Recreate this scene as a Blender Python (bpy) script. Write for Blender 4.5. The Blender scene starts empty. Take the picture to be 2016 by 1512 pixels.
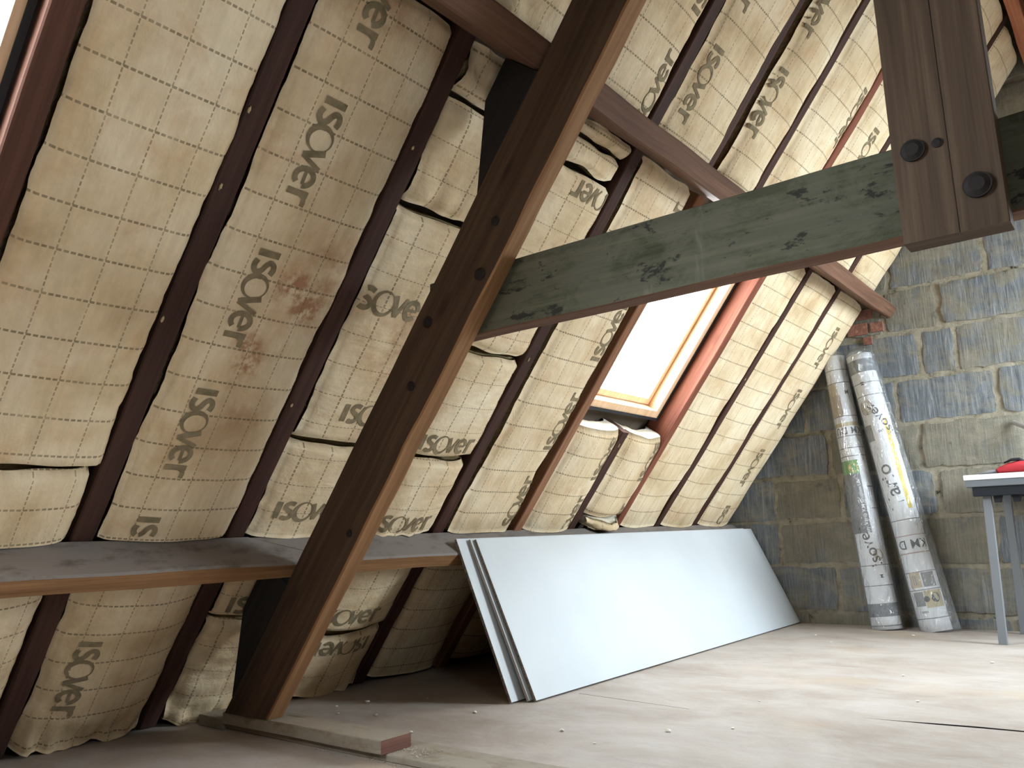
import bpy, bmesh, math, random
from math import sin, cos, radians, pi, sqrt, exp
from mathutils import Vector, Matrix, noise as mnoise

# ---------------------------------------------------------------- camera, world, light, exposure
S = bpy.context.scene
COL = S.collection
TH = radians(52.2)                       # roof pitch
N = Vector((sin(TH), 0, -cos(TH)))       # from the left slope into the room
T = Vector((cos(TH), 0, sin(TH)))        # up the left slope
C0 = -1.822                              # rafter plane: N . p = C0
XR = -0.19                               # ridge
D = 4.385                                # gable wall
YB = -2.6                                # rear gable (behind the camera)

cam_d = bpy.data.cameras.new('camera')
cam = bpy.data.objects.new('camera', cam_d); COL.objects.link(cam)
cam_d.sensor_width = 36.0; cam_d.lens = 1610.4 / 2016 * 36.0; cam_d.clip_start = 0.02
_R = Matrix(((0.78434157, 0.13700963, 0.60500964), (0.6194896, -0.12227389, -0.77542358), (-0.03226362, 0.98299413, -0.18078053)))
cam.matrix_world = Matrix.Translation((0, 0, 0.5)) @ _R.to_4x4()
S.camera = cam

S.view_settings.view_transform = 'Standard'; S.view_settings.look = 'None'
S.view_settings.gamma = 1.0; S.view_settings.use_curve_mapping = False
S.view_settings.exposure = 0.17
S.cycles.use_denoising = True
S.cycles.max_bounces = 10; S.cycles.diffuse_bounces = 6; S.cycles.glossy_bounces = 4
S.cycles.transparent_max_bounces = 16; S.cycles.caustics_reflective = False; S.cycles.caustics_refractive = False
S.cycles.sample_clamp_indirect = 6.0

W = bpy.data.worlds.new('sky'); S.world = W; W.use_nodes = True
_bg = W.node_tree.nodes['Background']; _bg.inputs[0].default_value = (0.86, 0.93, 1.0, 1); _bg.inputs[1].default_value = 9.0

def area_light(name, loc, direction, sx, sy, power, color, along):
    l = bpy.data.lights.new(name, 'AREA'); l.shape = 'RECTANGLE'; l.size = sx; l.size_y = sy
    l.energy = power; l.color = color
    o = bpy.data.objects.new(name, l); COL.objects.link(o)
    z = -Vector(direction).normalized(); y = Vector(along).normalized(); x = y.cross(z)
    o.matrix_world = Matrix.Translation(loc) @ Matrix((x, y, z)).transposed().to_4x4()
    return o

def SP(y, s, c=C0):                      # slope coordinates (y, s up the slope, c depth) to a point
    return T * s + N * c + Vector((0, y, 0))
def MR(p): return Vector((2 * XR - p[0], p[1], p[2]))          # mirror to the right slope
NR = Vector((-N.x, 0, N.z)); TR = Vector((-T.x, 0, T.z))

# daylight falling in through the rooflights (openings: y0, y1, s0, s1)
OPEN_L = [(2.462, 3.129, -0.262, 0.57), (-0.22, 0.470, -0.45, 0.75)]
OPEN_R = [(3.25, 4.10, -0.55, 0.70), (-0.25, 0.3, 0.1, 0.75)]
DAY = (0.82, 0.91, 1.0)
for i, (y0, y1, s0, s1) in enumerate(OPEN_L):
    area_light('daylight', SP((y0 + y1) / 2, (s0 + s1) / 2, C0 - 0.19), N, y1 - y0 - .1, s1 - s0 - .1, (34, 60)[i], DAY, T)
for i, (y0, y1, s0, s1) in enumerate(OPEN_R):
    area_light('daylight', MR(SP((y0 + y1) / 2, (s0 + s1) / 2, C0 - 0.19)), NR, y1 - y0 - .1, s1 - s0 - .1, (120, 5)[i], DAY, TR)

# ---------------------------------------------------------------- helpers
random.seed(4)
def tag(o, label=None, cat=None, group=None, kind=None):
    if label: o['label'] = label
    if cat: o['category'] = cat
    if group: o['group'] = group
    if kind: o['kind'] = kind
    return o
def empty(name, loc):
    o = bpy.data.objects.new(name, None); COL.objects.link(o); o.location = loc; o.empty_display_size = .1
    return o
def link_bm(name, bm, mats, parent=None, origin=None, smooth=False):
    me = bpy.data.meshes.new(name)
    if origin is None:
        n = max(1, len(bm.verts)); xs = [v.co for v in bm.verts]
        origin = Vector((sum(v.x for v in xs) / n, sum(v.y for v in xs) / n, min(v.z for v in xs)))
    origin = Vector(origin)
    bmesh.ops.translate(bm, verts=bm.verts, vec=-origin)
    if smooth:
        for f in bm.faces: f.smooth = True
    bm.to_mesh(me); bm.free()
    for m in (mats if isinstance(mats, (list, tuple)) else [mats]): me.materials.append(m)
    o = bpy.data.objects.new(name, me); COL.objects.link(o)
    if parent is not None:
        o.parent = parent; o.location = origin - parent.location
    else: o.location = origin
    return o
def fr(a, seed=0): return mnoise.noise(Vector(a) + Vector((seed * 7.3, seed * 3.1, seed * 5.7)))

def timber_bm(bm, P, a, b, c, seg=None, rough=.0015, bevel=.003, seed=0, mat=0):
    """box from corner P spanned by a (length), b, c; UV runs along the grain in metres"""
    a, b, c = Vector(a), Vector(b), Vector(c); P = Vector(P)
    L = a.length; seg = seg or max(2, int(L / .06)); bb, cc = b.normalized(), c.normalized()
    uvl = bm.loops.layers.uv.verify(); bl, cl = b.length, c.length
    prof = []
    e = min(bevel, bl * .3, cl * .3)
    for (x, y) in ((e, 0), (bl - e, 0), (bl, e), (bl, cl - e), (bl - e, cl), (e, cl), (0, cl - e), (0, e)): prof.append((x, y))
    per = [0]
    for i in range(8):
        q, r = prof[i], prof[(i + 1) % 8]; per.append(per[-1] + math.hypot(r[0] - q[0], r[1] - q[1]))
    rings = []
    for k in range(seg + 1):
        t_ = k / seg; ring = []
        for (x, y) in prof:
            p = P + a * t_ + bb * x + cc * y
            if rough:
                nx = fr((x * 9, y * 9, t_ * L * 4), seed); ny = fr((x * 9 + 5, y * 9, t_ * L * 4), seed)
                p = p + bb * nx * rough * 2 + cc * ny * rough * 2
            ring.append(bm.verts.new(p))
        rings.append(ring)
    flip = a.cross(b).dot(c) < 0
    for k in range(seg):
        for i in range(8):
            j = (i + 1) % 8
            vs = [rings[k][i], rings[k][j], rings[k + 1][j], rings[k + 1][i]]
            us = [(L * k / seg, per[i]), (L * k / seg, per[i + 1]), (L * (k + 1) / seg, per[i + 1]), (L * (k + 1) / seg, per[i])]
            if not flip: vs.reverse(); us.reverse()
            f = bm.faces.new(vs); f.material_index = mat
            for lp, u in zip(f.loops, us): lp[uvl].uv = (u[0] + seed * 3.7, u[1] + seed * 1.3)
    for ring, rev in ((rings[0], flip), (rings[-1], not flip)):
        vs = list(ring) if rev else list(reversed(ring))
        f = bm.faces.new(vs); f.material_index = mat
        for lp in f.loops:
            q = lp.vert.co - P; lp[uvl].uv = (q.dot(bb) * .3 + seed, q.dot(cc))
    return bm
def timber(name, P, a, b, c, mat, parent=None, **k):
    bm = bmesh.new(); timber_bm(bm, P, a, b, c, **k)
    bmesh.ops.recalc_face_normals(bm, faces=bm.faces)
    return link_bm(name, bm, mat, parent)
def box_bm(bm, x0, x1, y0, y1, z0, z1, mat=0):
    vs = [bm.verts.new((x, y, z)) for x in (x0, x1) for y in (y0, y1) for z in (z0, z1)]
    for q in ((0, 1, 3, 2), (4, 6, 7, 5), (0, 4, 5, 1), (2, 3, 7, 6), (0, 2, 6, 4), (1, 5, 7, 3)):
        f = bm.faces.new([vs[i] for i in q]); f.material_index = mat
def sbox_bm(bm, y0, y1, s0, s1, c0, c1, mirror=False, mat=0):
    g = MR if mirror else Vector
    vs = [bm.verts.new(g(SP(y, s, c))) for y in (y0, y1) for s in (s0, s1) for c in (c0, c1)]
    for q in ((0, 1, 3, 2), (4, 6, 7, 5), (0, 4, 5, 1), (2, 3, 7, 6), (0, 2, 6, 4), (1, 5, 7, 3)):
        f = bm.faces.new([vs[i] for i in q]); f.material_index = mat
def prism_bm(bm, pts0, pts1, mat=0):
    a = [bm.verts.new(p) for p in pts0]; b = [bm.verts.new(p) for p in pts1]
    bm.faces.new(a).material_index = mat; bm.faces.new(list(reversed(b))).material_index = mat
    for i in range(len(a)):
        j = (i + 1) % len(a); bm.faces.new([a[i], b[i], b[j], a[j]]).material_index = mat
def cyl_bm(bm, p0, p1, r0, r1, n=24, rings=1, caps=True, mat=0, wob=None):
    p0, p1 = Vector(p0), Vector(p1); ax = (p1 - p0).normalized()
    u = ax.cross(Vector((0, 0, 1))) if abs(ax.z) < .95 else ax.cross(Vector((0, 1, 0)))
    u.normalize(); v = ax.cross(u); R = []
    for k in range(rings + 1):
        t_ = k / rings; r = r0 + (r1 - r0) * t_; c = p0.lerp(p1, t_); ring = []
        for i in range(n):
            a = 2 * pi * i / n; rr = r + (wob(a, t_) if wob else 0)
            ring.append(bm.verts.new(c + u * cos(a) * rr + v * sin(a) * rr))
        R.append(ring)
    for k in range(rings):
        for i in range(n):
            j = (i + 1) % n; bm.faces.new([R[k][i], R[k][j], R[k + 1][j], R[k + 1][i]]).material_index = mat
    if caps:
        bm.faces.new(list(reversed(R[0]))).material_index = mat; bm.faces.new(R[-1]).material_index = mat
    return R

# ---------------------------------------------------------------- materials
class M:
    def __init__(s, name, rough=.8, color=None, spec=.3):
        s.m = bpy.data.materials.new(name); s.m.use_nodes = True; s.nt = s.m.node_tree; s.n = s.nt.nodes; s.b = s.n['Principled BSDF']
        s.b.inputs['Roughness'].default_value = rough; s.b.inputs['Specular IOR Level'].default_value = spec
        if color: s.b.inputs['Base Color'].default_value = (*color, 1)
    def add(s, t, **k):
        nd = s.n.new(t)
        for a, v in k.items():
            if a.startswith('i_'):
                key = a[2:]; key = int(key) if key.isdigit() else key
                if hasattr(v, 'is_output'): s.nt.links.new(v, nd.inputs[key])
                else: nd.inputs[key].default_value = v
            else: setattr(nd, a, v)
        return nd
    def lk(s, a, b): s.nt.links.new(a, b)
    def math(s, op, a, b=None, c=None):
        nd = s.n.new('ShaderNodeMath'); nd.operation = op
        for i, v in enumerate((a, b, c)):
            if v is None: continue
            if hasattr(v, 'is_output'): s.lk(v, nd.inputs[i])
            else: nd.inputs[i].default_value = v
        return nd.outputs[0]
    def noise(s, vec, scale, detail=4, rough=.55, dist=0):
        nd = s.n.new('ShaderNodeTexNoise'); nd.inputs['Scale'].default_value = scale; nd.inputs['Detail'].default_value = detail
        nd.inputs['Roughness'].default_value = rough; nd.inputs['Distortion'].default_value = dist
        if vec is not None: s.lk(vec, nd.inputs['Vector'])
        return nd.outputs['Fac']
    def mapv(s, vec, scale=(1, 1, 1), loc=(0, 0, 0), rot=(0, 0, 0)):
        nd = s.n.new('ShaderNodeMapping'); nd.inputs['Scale'].default_value = scale; nd.inputs['Location'].default_value = loc; nd.inputs['Rotation'].default_value = rot
        s.lk(vec, nd.inputs['Vector']); return nd.outputs[0]
    def ramp(s, fac, stops):
        nd = s.n.new('ShaderNodeValToRGB'); cr = nd.color_ramp
        while len(cr.elements) < len(stops): cr.elements.new(.5)
        for e, (p, c) in zip(cr.elements, stops): e.position = p; e.color = (*c, 1) if len(c) == 3 else c
        s.lk(fac, nd.inputs[0]); return nd.outputs[0]
    def mix(s, fac, a, b, mode='MIX'):
        nd = s.n.new('ShaderNodeMix'); nd.data_type = 'RGBA'; nd.blend_type = mode
        for i, v in ((0, fac), (6, a), (7, b)):
            if hasattr(v, 'is_output'): s.lk(v, nd.inputs[i])
            else: nd.inputs[i].default_value = v if i == 0 else (*v, 1)
        return nd.outputs[2]
    def bump(s, h, strength=.3, dist=.01):
        nd = s.n.new('ShaderNodeBump'); nd.inputs['Strength'].default_value = strength; nd.inputs['Distance'].default_value = dist
        s.lk(h, nd.inputs['Height']); s.lk(nd.outputs[0], s.b.inputs['Normal'])
    def col(s, c): s.lk(c, s.b.inputs['Base Color'])
    @property
    def uv(s): return s.n.new('ShaderNodeUVMap').outputs[0]
    @property
    def obj(s): return s.n.new('ShaderNodeTexCoord').outputs['Object']

def wood(name, dark, mid, light, rough=.75, grain=1.0, blotch=None, dust=None):
    m = M(name, rough, spec=.25); uv = m.uv
    g = m.noise(m.mapv(uv, (2.2, 70, 1)), 1, 6, .65, .6)
    g2 = m.noise(m.mapv(uv, (.8, 13, 1)), 1, 3, .5, 1.2)
    f = m.math('ADD', m.math('MULTIPLY', g, .55), m.math('MULTIPLY', g2, .45))
    c = m.ramp(f, [(.33, dark), (.5, mid), (.68, light)])
    k = m.n.new('ShaderNodeTexVoronoi'); k.inputs['Scale'].default_value = 1; m.lk(m.mapv(uv, (2.6, 8.5, 1)), k.inputs['Vector'])
    knot = m.ramp(k.outputs['Distance'], [(.045, (0.35, .33, .33)), (.13, (1, 1, 1))])
    c = m.mix(.75, c, knot, 'MULTIPLY')
    if blotch:
        b = m.ramp(m.noise(m.mapv(uv, (5, 12, 1)), 1, 5, .6), [(.5, (0, 0, 0)), (.66, (1, 1, 1))])
        c = m.mix(b, c, blotch)
    if dust:
        b = m.ramp(m.noise(m.mapv(uv, (9, 16, 1)), 1, 7, .7), [(.36, (0, 0, 0)), (.5, (1, 1, 1))])
        c = m.mix(b, c, dust)
    m.col(c); m.bump(g, .35 * grain, .004)
    return m.m

W_RAFT = wood('dark_rafter_timber', (.030, .013, .010), (.050, .022, .016), (.085, .037, .026))
W_RAFT_HALFLIT = wood('half_lit_rafter_timber', (.060, .024, .015), (.10, .042, .026), (.15, .066, .042))  # lighter copy of the rafter wood, rooflight brightness put into the colour
W_RAFT_LIT = wood('daylit_rafter_timber', (.11, .034, .020), (.19, .062, .036), (.28, .10, .06))  # rafter wood lightened and reddened, window light on its side painted in
W_RED = wood('reddish_rafter_timber', (.20, .065, .035), (.33, .12, .062), (.46, .19, .10))
W_PRIN = wood('old_truss_timber', (.034, .020, .013), (.060, .036, .023), (.11, .066, .042))
W_EDGE = wood('sawn_orange_timber', (.145, .066, .028), (.235, .118, .052), (.34, .185, .09), grain=1.8)
W_PURL = wood('brown_purlin_timber', (.085, .042, .026), (.135, .068, .042), (.21, .11, .07))
W_DUST = wood('dusty_grey_timber', (.095, .078, .068), (.150, .125, .110), (.21, .18, .16), dust=(.21, .185, .17))
W_POST = wood('brown_post_timber', (.040, .024, .015), (.072, .045, .028), (.12, .077, .049))
W_SOLE = wood('weathered_sole_timber', (.13, .105, .075), (.22, .175, .125), (.32, .265, .20), dust=(.30, .26, .21))
W_SOLEND = wood('red_end_grain', (.12, .055, .042), (.19, .09, .065), (.26, .13, .10))
W_PINE = wood('lacquered_pine', (.60, .38, .22), (.70, .47, .29), (.78, .56, .37), rough=.45)
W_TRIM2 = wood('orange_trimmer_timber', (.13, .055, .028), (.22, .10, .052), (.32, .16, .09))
W_BLK = wood('black_cleat_timber', (.012, .010, .010), (.02, .017, .016), (.032, .028, .026))

def green_mat():
    m = M('green_stained_timber', .8, spec=.15); uv = m.uv
    g = m.noise(m.mapv(uv, (2.5, 60, 1)), 1, 6, .6, .5)
    c = m.ramp(g, [(.32, (.034, .036, .020)), (.5, (.060, .063, .038)), (.7, (.098, .098, .062))])
    b = m.ramp(m.noise(m.mapv(uv, (7, 12, 1)), 1, 7, .75, .4), [(.40, (0, 0, 0)), (.52, (1, 1, 1))])
    c = m.mix(m.math('MULTIPLY', b, .55), c, (.118, .112, .085))
    d = m.ramp(m.noise(m.mapv(uv, (11, 24, 1), (3, 1, 0)), 1, 7, .72, .3), [(.575, (0, 0, 0)), (.615, (1, 1, 1))])
    c = m.mix(m.math('MULTIPLY', d, .85), c, (.018, .016, .015))
    w = m.ramp(m.noise(m.mapv(uv, (16, 3.2, 1), (8, 4, 0)), 1, 5, .6, .4), [(.64, (0, 0, 0)), (.72, (1, 1, 1))])
    c = m.mix(m.math('MULTIPLY', w, .45), c, (.17, .18, .135))
    m.col(c); m.bump(m.noise(m.mapv(uv, (10, 50, 1)), 1, 6), .35, .004)
    return m.m
W_GREEN = green_mat()

def tissue_mat():
    """mineral wool facing: beige tissue with a printed dashed grid, brown staining"""
    m = M('wool_facing_tissue', .85, spec=.2); uv = m.uv
    sp = m.n.new('ShaderNodeSeparateXYZ'); m.lk(uv, sp.inputs[0]); u, v = sp.outputs[0], sp.outputs[1]
    at = m.n.new('ShaderNodeAttribute'); at.attribute_name = 'world_pos'; wp = at.outputs['Vector']
    base = m.ramp(m.noise(wp, 4.5, 5, .6, .3), [(.30, (.52, .385, .23)), (.45, (.68, .535, .345)), (.66, (.79, .67, .48))])
    st = m.ramp(m.noise(m.mapv(wp, (1, 1, 1), (3, 2, 9)), 9, 5, .62, .6), [(.52, (0, 0, 0)), (.74, (1, 1, 1))])
    base = m.mix(m.math('MULTIPLY', st, .5), base, (.56, .335, .18))
    fi = m.ramp(m.noise(m.mapv(uv, (60, 9, 1)), 1, 4, .6), [(.3, (.86, .86, .86)), (.7, (1.06, 1.06, 1.06))])
    base = m.mix(.7, base, fi, 'MULTIPLY')
    sa = m.n.new('ShaderNodeAttribute'); sa.attribute_name = 'stain'
    sn = m.math('MULTIPLY', sa.outputs['Fac'], m.ramp(m.noise(wp, 26, 5, .65), [(.38, (0, 0, 0)), (.62, (1, 1, 1))]))
    base = m.mix(m.math('MINIMUM', sn, .8), base, (.33, .135, .065))
    def lines(co, al, half, period, duty):
        c_ = m.math('DIVIDE', co, .0862)
        d = m.math('ABSOLUTE', m.math('SUBTRACT', c_, m.math('ROUND', c_)))
        on = m.math('LESS_THAN', d, half / .0862)
        da = m.math('LESS_THAN', m.math('FRACT', m.math('DIVIDE', al, period)), duty)
        return m.math('MULTIPLY', on, da)
    thick = lines(v, u, .0024, .0123, .72)
    thin = lines(u, v, .0014, .0123, .68)
    ln = m.math('MAXIMUM', m.math('MULTIPLY', thick, .82), m.math('MULTIPLY', thin, .74))
    ln = m.math('MULTIPLY', ln, m.ramp(m.noise(wp, 30, 3), [(.3, (.6, .6, .6)), (.6, (1, 1, 1))]))
    c = m.mix(ln, base, (.175, .125, .07))
    m.col(c)
    h = m.math('ADD', m.math('MULTIPLY', m.noise(wp, 28, 5, .6, .5), .6), m.math('MULTIPLY', m.noise(m.mapv(uv, (9, 3, 1)), 1, 4, .6, 1.0), 1.0))
    m.bump(h, .5, .012)
    return m.m
TISSUE = tissue_mat()
def wool_mat():
    m = M('mineral_wool', .95, spec=.1); o = m.obj
    m.col(m.ramp(m.noise(m.mapv(o, (6, 6, 40)), 3, 5, .7), [(.3, (.38, .28, .12)), (.5, (.55, .44, .24)), (.7, (.72, .63, .42))]))
    m.bump(m.noise(o, 90, 5, .7), .8, .01); return m.m
WOOL = wool_mat()
def wool_white():
    m = M('pale_mineral_wool', .95, spec=.1); o = m.obj
    m.col(m.ramp(m.noise(o, 20, 5, .7), [(.3, (.66, .60, .46)), (.7, (.86, .82, .72))]))
    m.bump(m.noise(o, 90, 5, .7), .8, .01); return m.m
WOOLW = wool_white()
def ink_mat():
    m = M('brown_print_ink', .85, spec=.2)
    at = m.n.new('ShaderNodeAttribute'); at.attribute_name = 'world_pos'
    m.col(m.ramp(m.noise(at.outputs['Vector'], 40, 4), [(.35, (.175, .135, .078)), (.6, (.26, .205, .125))])); return m.m
INK = ink_mat()
INKP = M('faded_print_ink', .85, (.36, .29, .18), .2).m
BLACK = M('black_plastic', .45, (.015, .017, .022)).m
BOLT = M('dark_iron', .75, (.016, .012, .011), .25).m

def floor_mat():
    m = M('dusty_chipboard', .62, spec=.3); o = m.obj
    c = m.ramp(m.noise(m.mapv(o, (1.6, 2.2, 1)), 1.5, 7, .65, .5), [(.30, (.290, .235, .195)), (.5, (.370, .315, .275)), (.70, (.445, .395, .36))])
    d = m.ramp(m.noise(m.mapv(o, (2.2, 4.5, 1), (5, 1, 0)), 2.2, 8, .72, .5), [(.46, (0, 0, 0)), (.68, (1, 1, 1))])
    c = m.mix(m.math('MULTIPLY', d, .42), c, (.48, .455, .445))
    s = m.ramp(m.noise(m.mapv(o, (7, 18, 1), (2, 2, 0)), 2.4, 6, .7, .4), [(.66, (0, 0, 0)), (.74, (1, 1, 1))])
    c = m.mix(m.math('MULTIPLY', s, .4), c, (.17, .14, .12))
    t_ = m.ramp(m.noise(m.mapv(o, (1, 1, 1), (7, 7, 0)), 2.3, 3, .5), [(.58, (0, 0, 0)), (.72, (1, 1, 1))])
    c = m.mix(m.math('MULTIPLY', t_, .35), c, (.46, .33, .20))
    f = m.noise(o, 160, 3, .7)
    c = m.mix(.5, c, m.ramp(f, [(.3, (.86, .86, .86)), (.7, (1.05, 1.05, 1.05))]), 'MULTIPLY')
    m.col(c); m.bump(m.noise(m.mapv(o, (1, 3, 1)), 12, 6, .65), .3, .004); return m.m
FLOOR = floor_mat()
DARKGAP = M('dark_gap', .9, (.03, .024, .02)).m

def block_mat():
    m = M('combed_concrete_block', .9, spec=.2); o = m.obj
    at = m.n.new('ShaderNodeAttribute'); at.attribute_name = 'tone'
    comb = m.noise(m.mapv(o, (95, 1, 5)), 1, 5, .7, 1.1)
    n1 = m.noise(o, 9, 6, .65, .4)
    warm = m.ramp(comb, [(.3, (.145, .135, .108)), (.7, (.255, .238, .190))])
    cool = m.ramp(comb, [(.3, (.080, .088, .098)), (.52, (.165, .180, .198)), (.74, (.33, .352, .375))])
    f = m.math('ADD', at.outputs['Fac'], m.math('MULTIPLY', m.math('SUBTRACT', n1, .5), 1.3))
    c = m.mix(m.ramp(f, [(.35, (0, 0, 0)), (.65, (1, 1, 1))]), warm, cool)
    sm = m.ramp(m.noise(m.mapv(o, (1, 1, 1.6), (4, 0, 8)), 5.0, 8, .72, .5), [(.48, (0, 0, 0)), (.62, (1, 1, 1))])
    c = m.mix(m.math('MULTIPLY', sm, .62), c, (.285, .262, .205))
    dk = m.ramp(m.noise(m.mapv(o, (1, 1, 1), (9, 0, 3)), 14, 6, .7), [(.62, (0, 0, 0)), (.7, (1, 1, 1))])
    c = m.mix(m.math('MULTIPLY', dk, .5), c, (.06, .055, .05))
    m.col(c); m.bump(m.math('ADD', comb, m.noise(o, 60, 5, .7)), .55, .008); return m.m
def mortar_mat():
    m = M('rough_mortar', .95, spec=.15); o = m.obj
    m.col(m.ramp(m.noise(o, 16, 7, .7), [(.34, (.035, .03, .022)), (.375, (.20, .18, .135)), (.46, (.31, .28, .215)), (.7, (.44, .40, .32))]))
    m.bump(m.noise(o, 35, 7, .75), .9, .015); return m.m
BLOCK, MORTAR = block_mat(), mortar_mat()
def brick_mat():
    m = M('red_brick', .9); o = m.obj
    m.col(m.ramp(m.noise(o, 30, 6, .7), [(.3, (.16, .07, .05)), (.6, (.30, .14, .10)), (.75, (.30, .25, .18))])); m.bump(m.noise(o, 50, 6), .6, .01); return m.m
BRICK = brick_mat()
def board_mat():
    m = M('white_melamine', .32, spec=.5); o = m.obj
    c = m.ramp(m.noise(o, 3, 4), [(.3, (.55, .59, .63)), (.7, (.60, .64, .675))])
    sp = m.ramp(m.noise(o, 70, 2), [(.80, (1, 1, 1)), (.83, (.6, .55, .5))])
    m.col(m.mix(1, c, sp, 'MULTIPLY')); return m.m
BOARD = board_mat()
def core_mat():
    m = M('chipboard_core', .9); o = m.obj
    m.col(m.ramp(m.noise(o, 120, 4, .7), [(.35, (.10, .075, .06)), (.6, (.29, .235, .20))])); return m.m
CORE = core_mat()
COREP = M('pale_chipboard_core', .9, (.36, .30, .27)).m
def deck_mat():
    m = M('roof_underlay', .9); o = m.obj
    m.col(m.ramp(m.noise(o, 6, 5), [(.3, (.10, .075, .05)), (.7, (.16, .12, .085))])); return m.m
DECK = deck_mat()
def lining_mat():
    m = M('insulated_slope', .9); o = m.obj
    m.col(m.ramp(m.noise(o, 5, 5), [(.3, (.20, .145, .09)), (.7, (.30, .23, .15))])); return m.m
LINING = lining_mat()
def glass_mat():
    m = M('window_glass'); m.n.remove(m.b); out = [x for x in m.n if x.type == 'OUTPUT_MATERIAL'][0]
    t_ = m.add('ShaderNodeBsdfTransparent'); t_.inputs[0].default_value = (.96, .98, .97, 1)
    g = m.add('ShaderNodeBsdfGlossy'); g.inputs['Roughness'].default_value = .02
    f = m.add('ShaderNodeLayerWeight'); fac = m.math('ADD', m.math('MULTIPLY', m.math('POWER', f.outputs['Facing'], 4), .5), .04)
    x = m.add('ShaderNodeMixShader'); m.lk(fac, x.inputs[0]); m.lk(t_.outputs[0], x.inputs[1]); m.lk(g.outputs[0], x.inputs[2])
    m.lk(x.outputs[0], out.inputs[0]); return m.m
GLASS = glass_mat()
def wrap_mat():
    m = M('clear_wrap'); m.n.remove(m.b); out = [x for x in m.n if x.type == 'OUTPUT_MATERIAL'][0]; o = m.obj
    bp = m.add('ShaderNodeBump'); bp.inputs['Strength'].default_value = 1.0; bp.inputs['Distance'].default_value = .03
    m.lk(m.noise(m.mapv(o, (1, 1, .35)), 28, 3, .55, 1.6), bp.inputs['Height'])
    t_ = m.add('ShaderNodeBsdfTransparent'); t_.inputs[0].default_value = (.93, .94, .95, 1)
    g = m.add('ShaderNodeBsdfGlossy'); g.inputs['Roughness'].default_value = .07; m.lk(bp.outputs[0], g.inputs['Normal'])
    d = m.add('ShaderNodeBsdfDiffuse'); d.inputs[0].default_value = (.75, .78, .80, 1)
    f = m.add('ShaderNodeLayerWeight'); m.lk(bp.outputs[0], f.inputs['Normal'])
    x = m.add('ShaderNodeMixShader'); x.inputs[0].default_value = .10; m.lk(t_.outputs[0], x.inputs[1]); m.lk(d.outputs[0], x.inputs[2])
    y = m.add('ShaderNodeMixShader'); m.lk(m.math('ADD', m.math('MULTIPLY', m.math('POWER', f.outputs['Facing'], 3), .7), .10), y.inputs[0]); m.lk(x.outputs[0], y.inputs[1]); m.lk(g.outputs[0], y.inputs[2])
    m.lk(y.outputs[0], out.inputs[0]); return m.m
WRAP = wrap_mat()
def flat(name, c, r=.6): return M(name, r, c).m
P_WHITE = flat('roll_white', (.84, .85, .88)); P_GREY = flat('roll_grey', (.19, .20, .22)); P_LINE = flat('roll_line', (.26, .26, .27))
P_BEIGE = flat('roll_beige', (.56, .46, .32)); P_BROWN = flat('roll_brown', (.38, .30, .26)); P_GREEN = flat('roll_green', (.16, .42, .12))
P_ORANGE = flat('roll_orange', (.72, .50, .16)); P_YEL = flat('roll_yellow', (.75, .55, .08)); P_DARK = flat('roll_dark_print', (.07, .07, .085))
P_SAND = flat('roll_sand', (.58, .50, .30)); P_RED = flat('roll_red_line', (.50, .36, .32)); P_TXT = flat('roll_white_print', (.85, .85, .87))

# ---------------------------------------------------------------- structure
def z_at_ridge(c): return (N.x * XR - c) / cos(TH)
def s_at_ridge(c): return T.x * XR + T.z * z_at_ridge(c)
def s_at_floor(c, z=0):                  # on plane c at height z
    x = (c + cos(TH) * z) / N.x; return T.x * x + T.z * z

# floor with the open gap and the board joints cut in it
def sliver(pts_top, pts_bot): return pts_top + list(reversed(pts_bot))
bm = bmesh.new()
outer = [(-2.75, YB), (2.4, YB), (2.4, D + .06), (-2.75, D + .06)]
crack = [(-.70, 2.330), (-.60, 2.3335), (-.52, 2.3385), (-.43, 2.349), (-.335, 2.357), (-.1, 2.352), (.4, 2.352), (.4, 2.357), (-.1, 2.360), (-.335, 2.370), (-.43, 2.366), (-.52, 2.354), (-.60, 2.340)]
joint = [(-1.53, 2.2505), (-1.36, 2.2325), (-1.13, 2.2085), (-1.13, 2.2105), (-1.36, 2.236), (-1.53, 2.2535)]
edges = []
for loop in (outer, crack, joint):
    vs = [bm.verts.new((x, y, 0)) for x, y in loop]
    edges += [bm.edges.new((vs[i], vs[(i + 1) % len(vs)])) for i in range(len(vs))]
bmesh.ops.triangle_fill(bm, use_beauty=True, use_dissolve=False, edges=edges)
for f in bm.faces:
    if f.normal.z < 0: f.normal_flip()
for loop in (crack, joint):
    a = [bm.verts.new((x, y, 0)) for x, y in loop]; b = [bm.verts.new((x, y, -.022)) for x, y in loop]
    for i in range(len(loop)):
        j = (i + 1) % len(loop); bm.faces.new([a[i], a[j], b[j], b[i]]).material_index = 1
box_bm(bm, -2.75, 2.4, YB, D + .06, -.12, -.022, 1)
tag(link_bm('floor', bm, [FLOOR, DARKGAP], origin=(0, 0, 0)), kind='structure')

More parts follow.
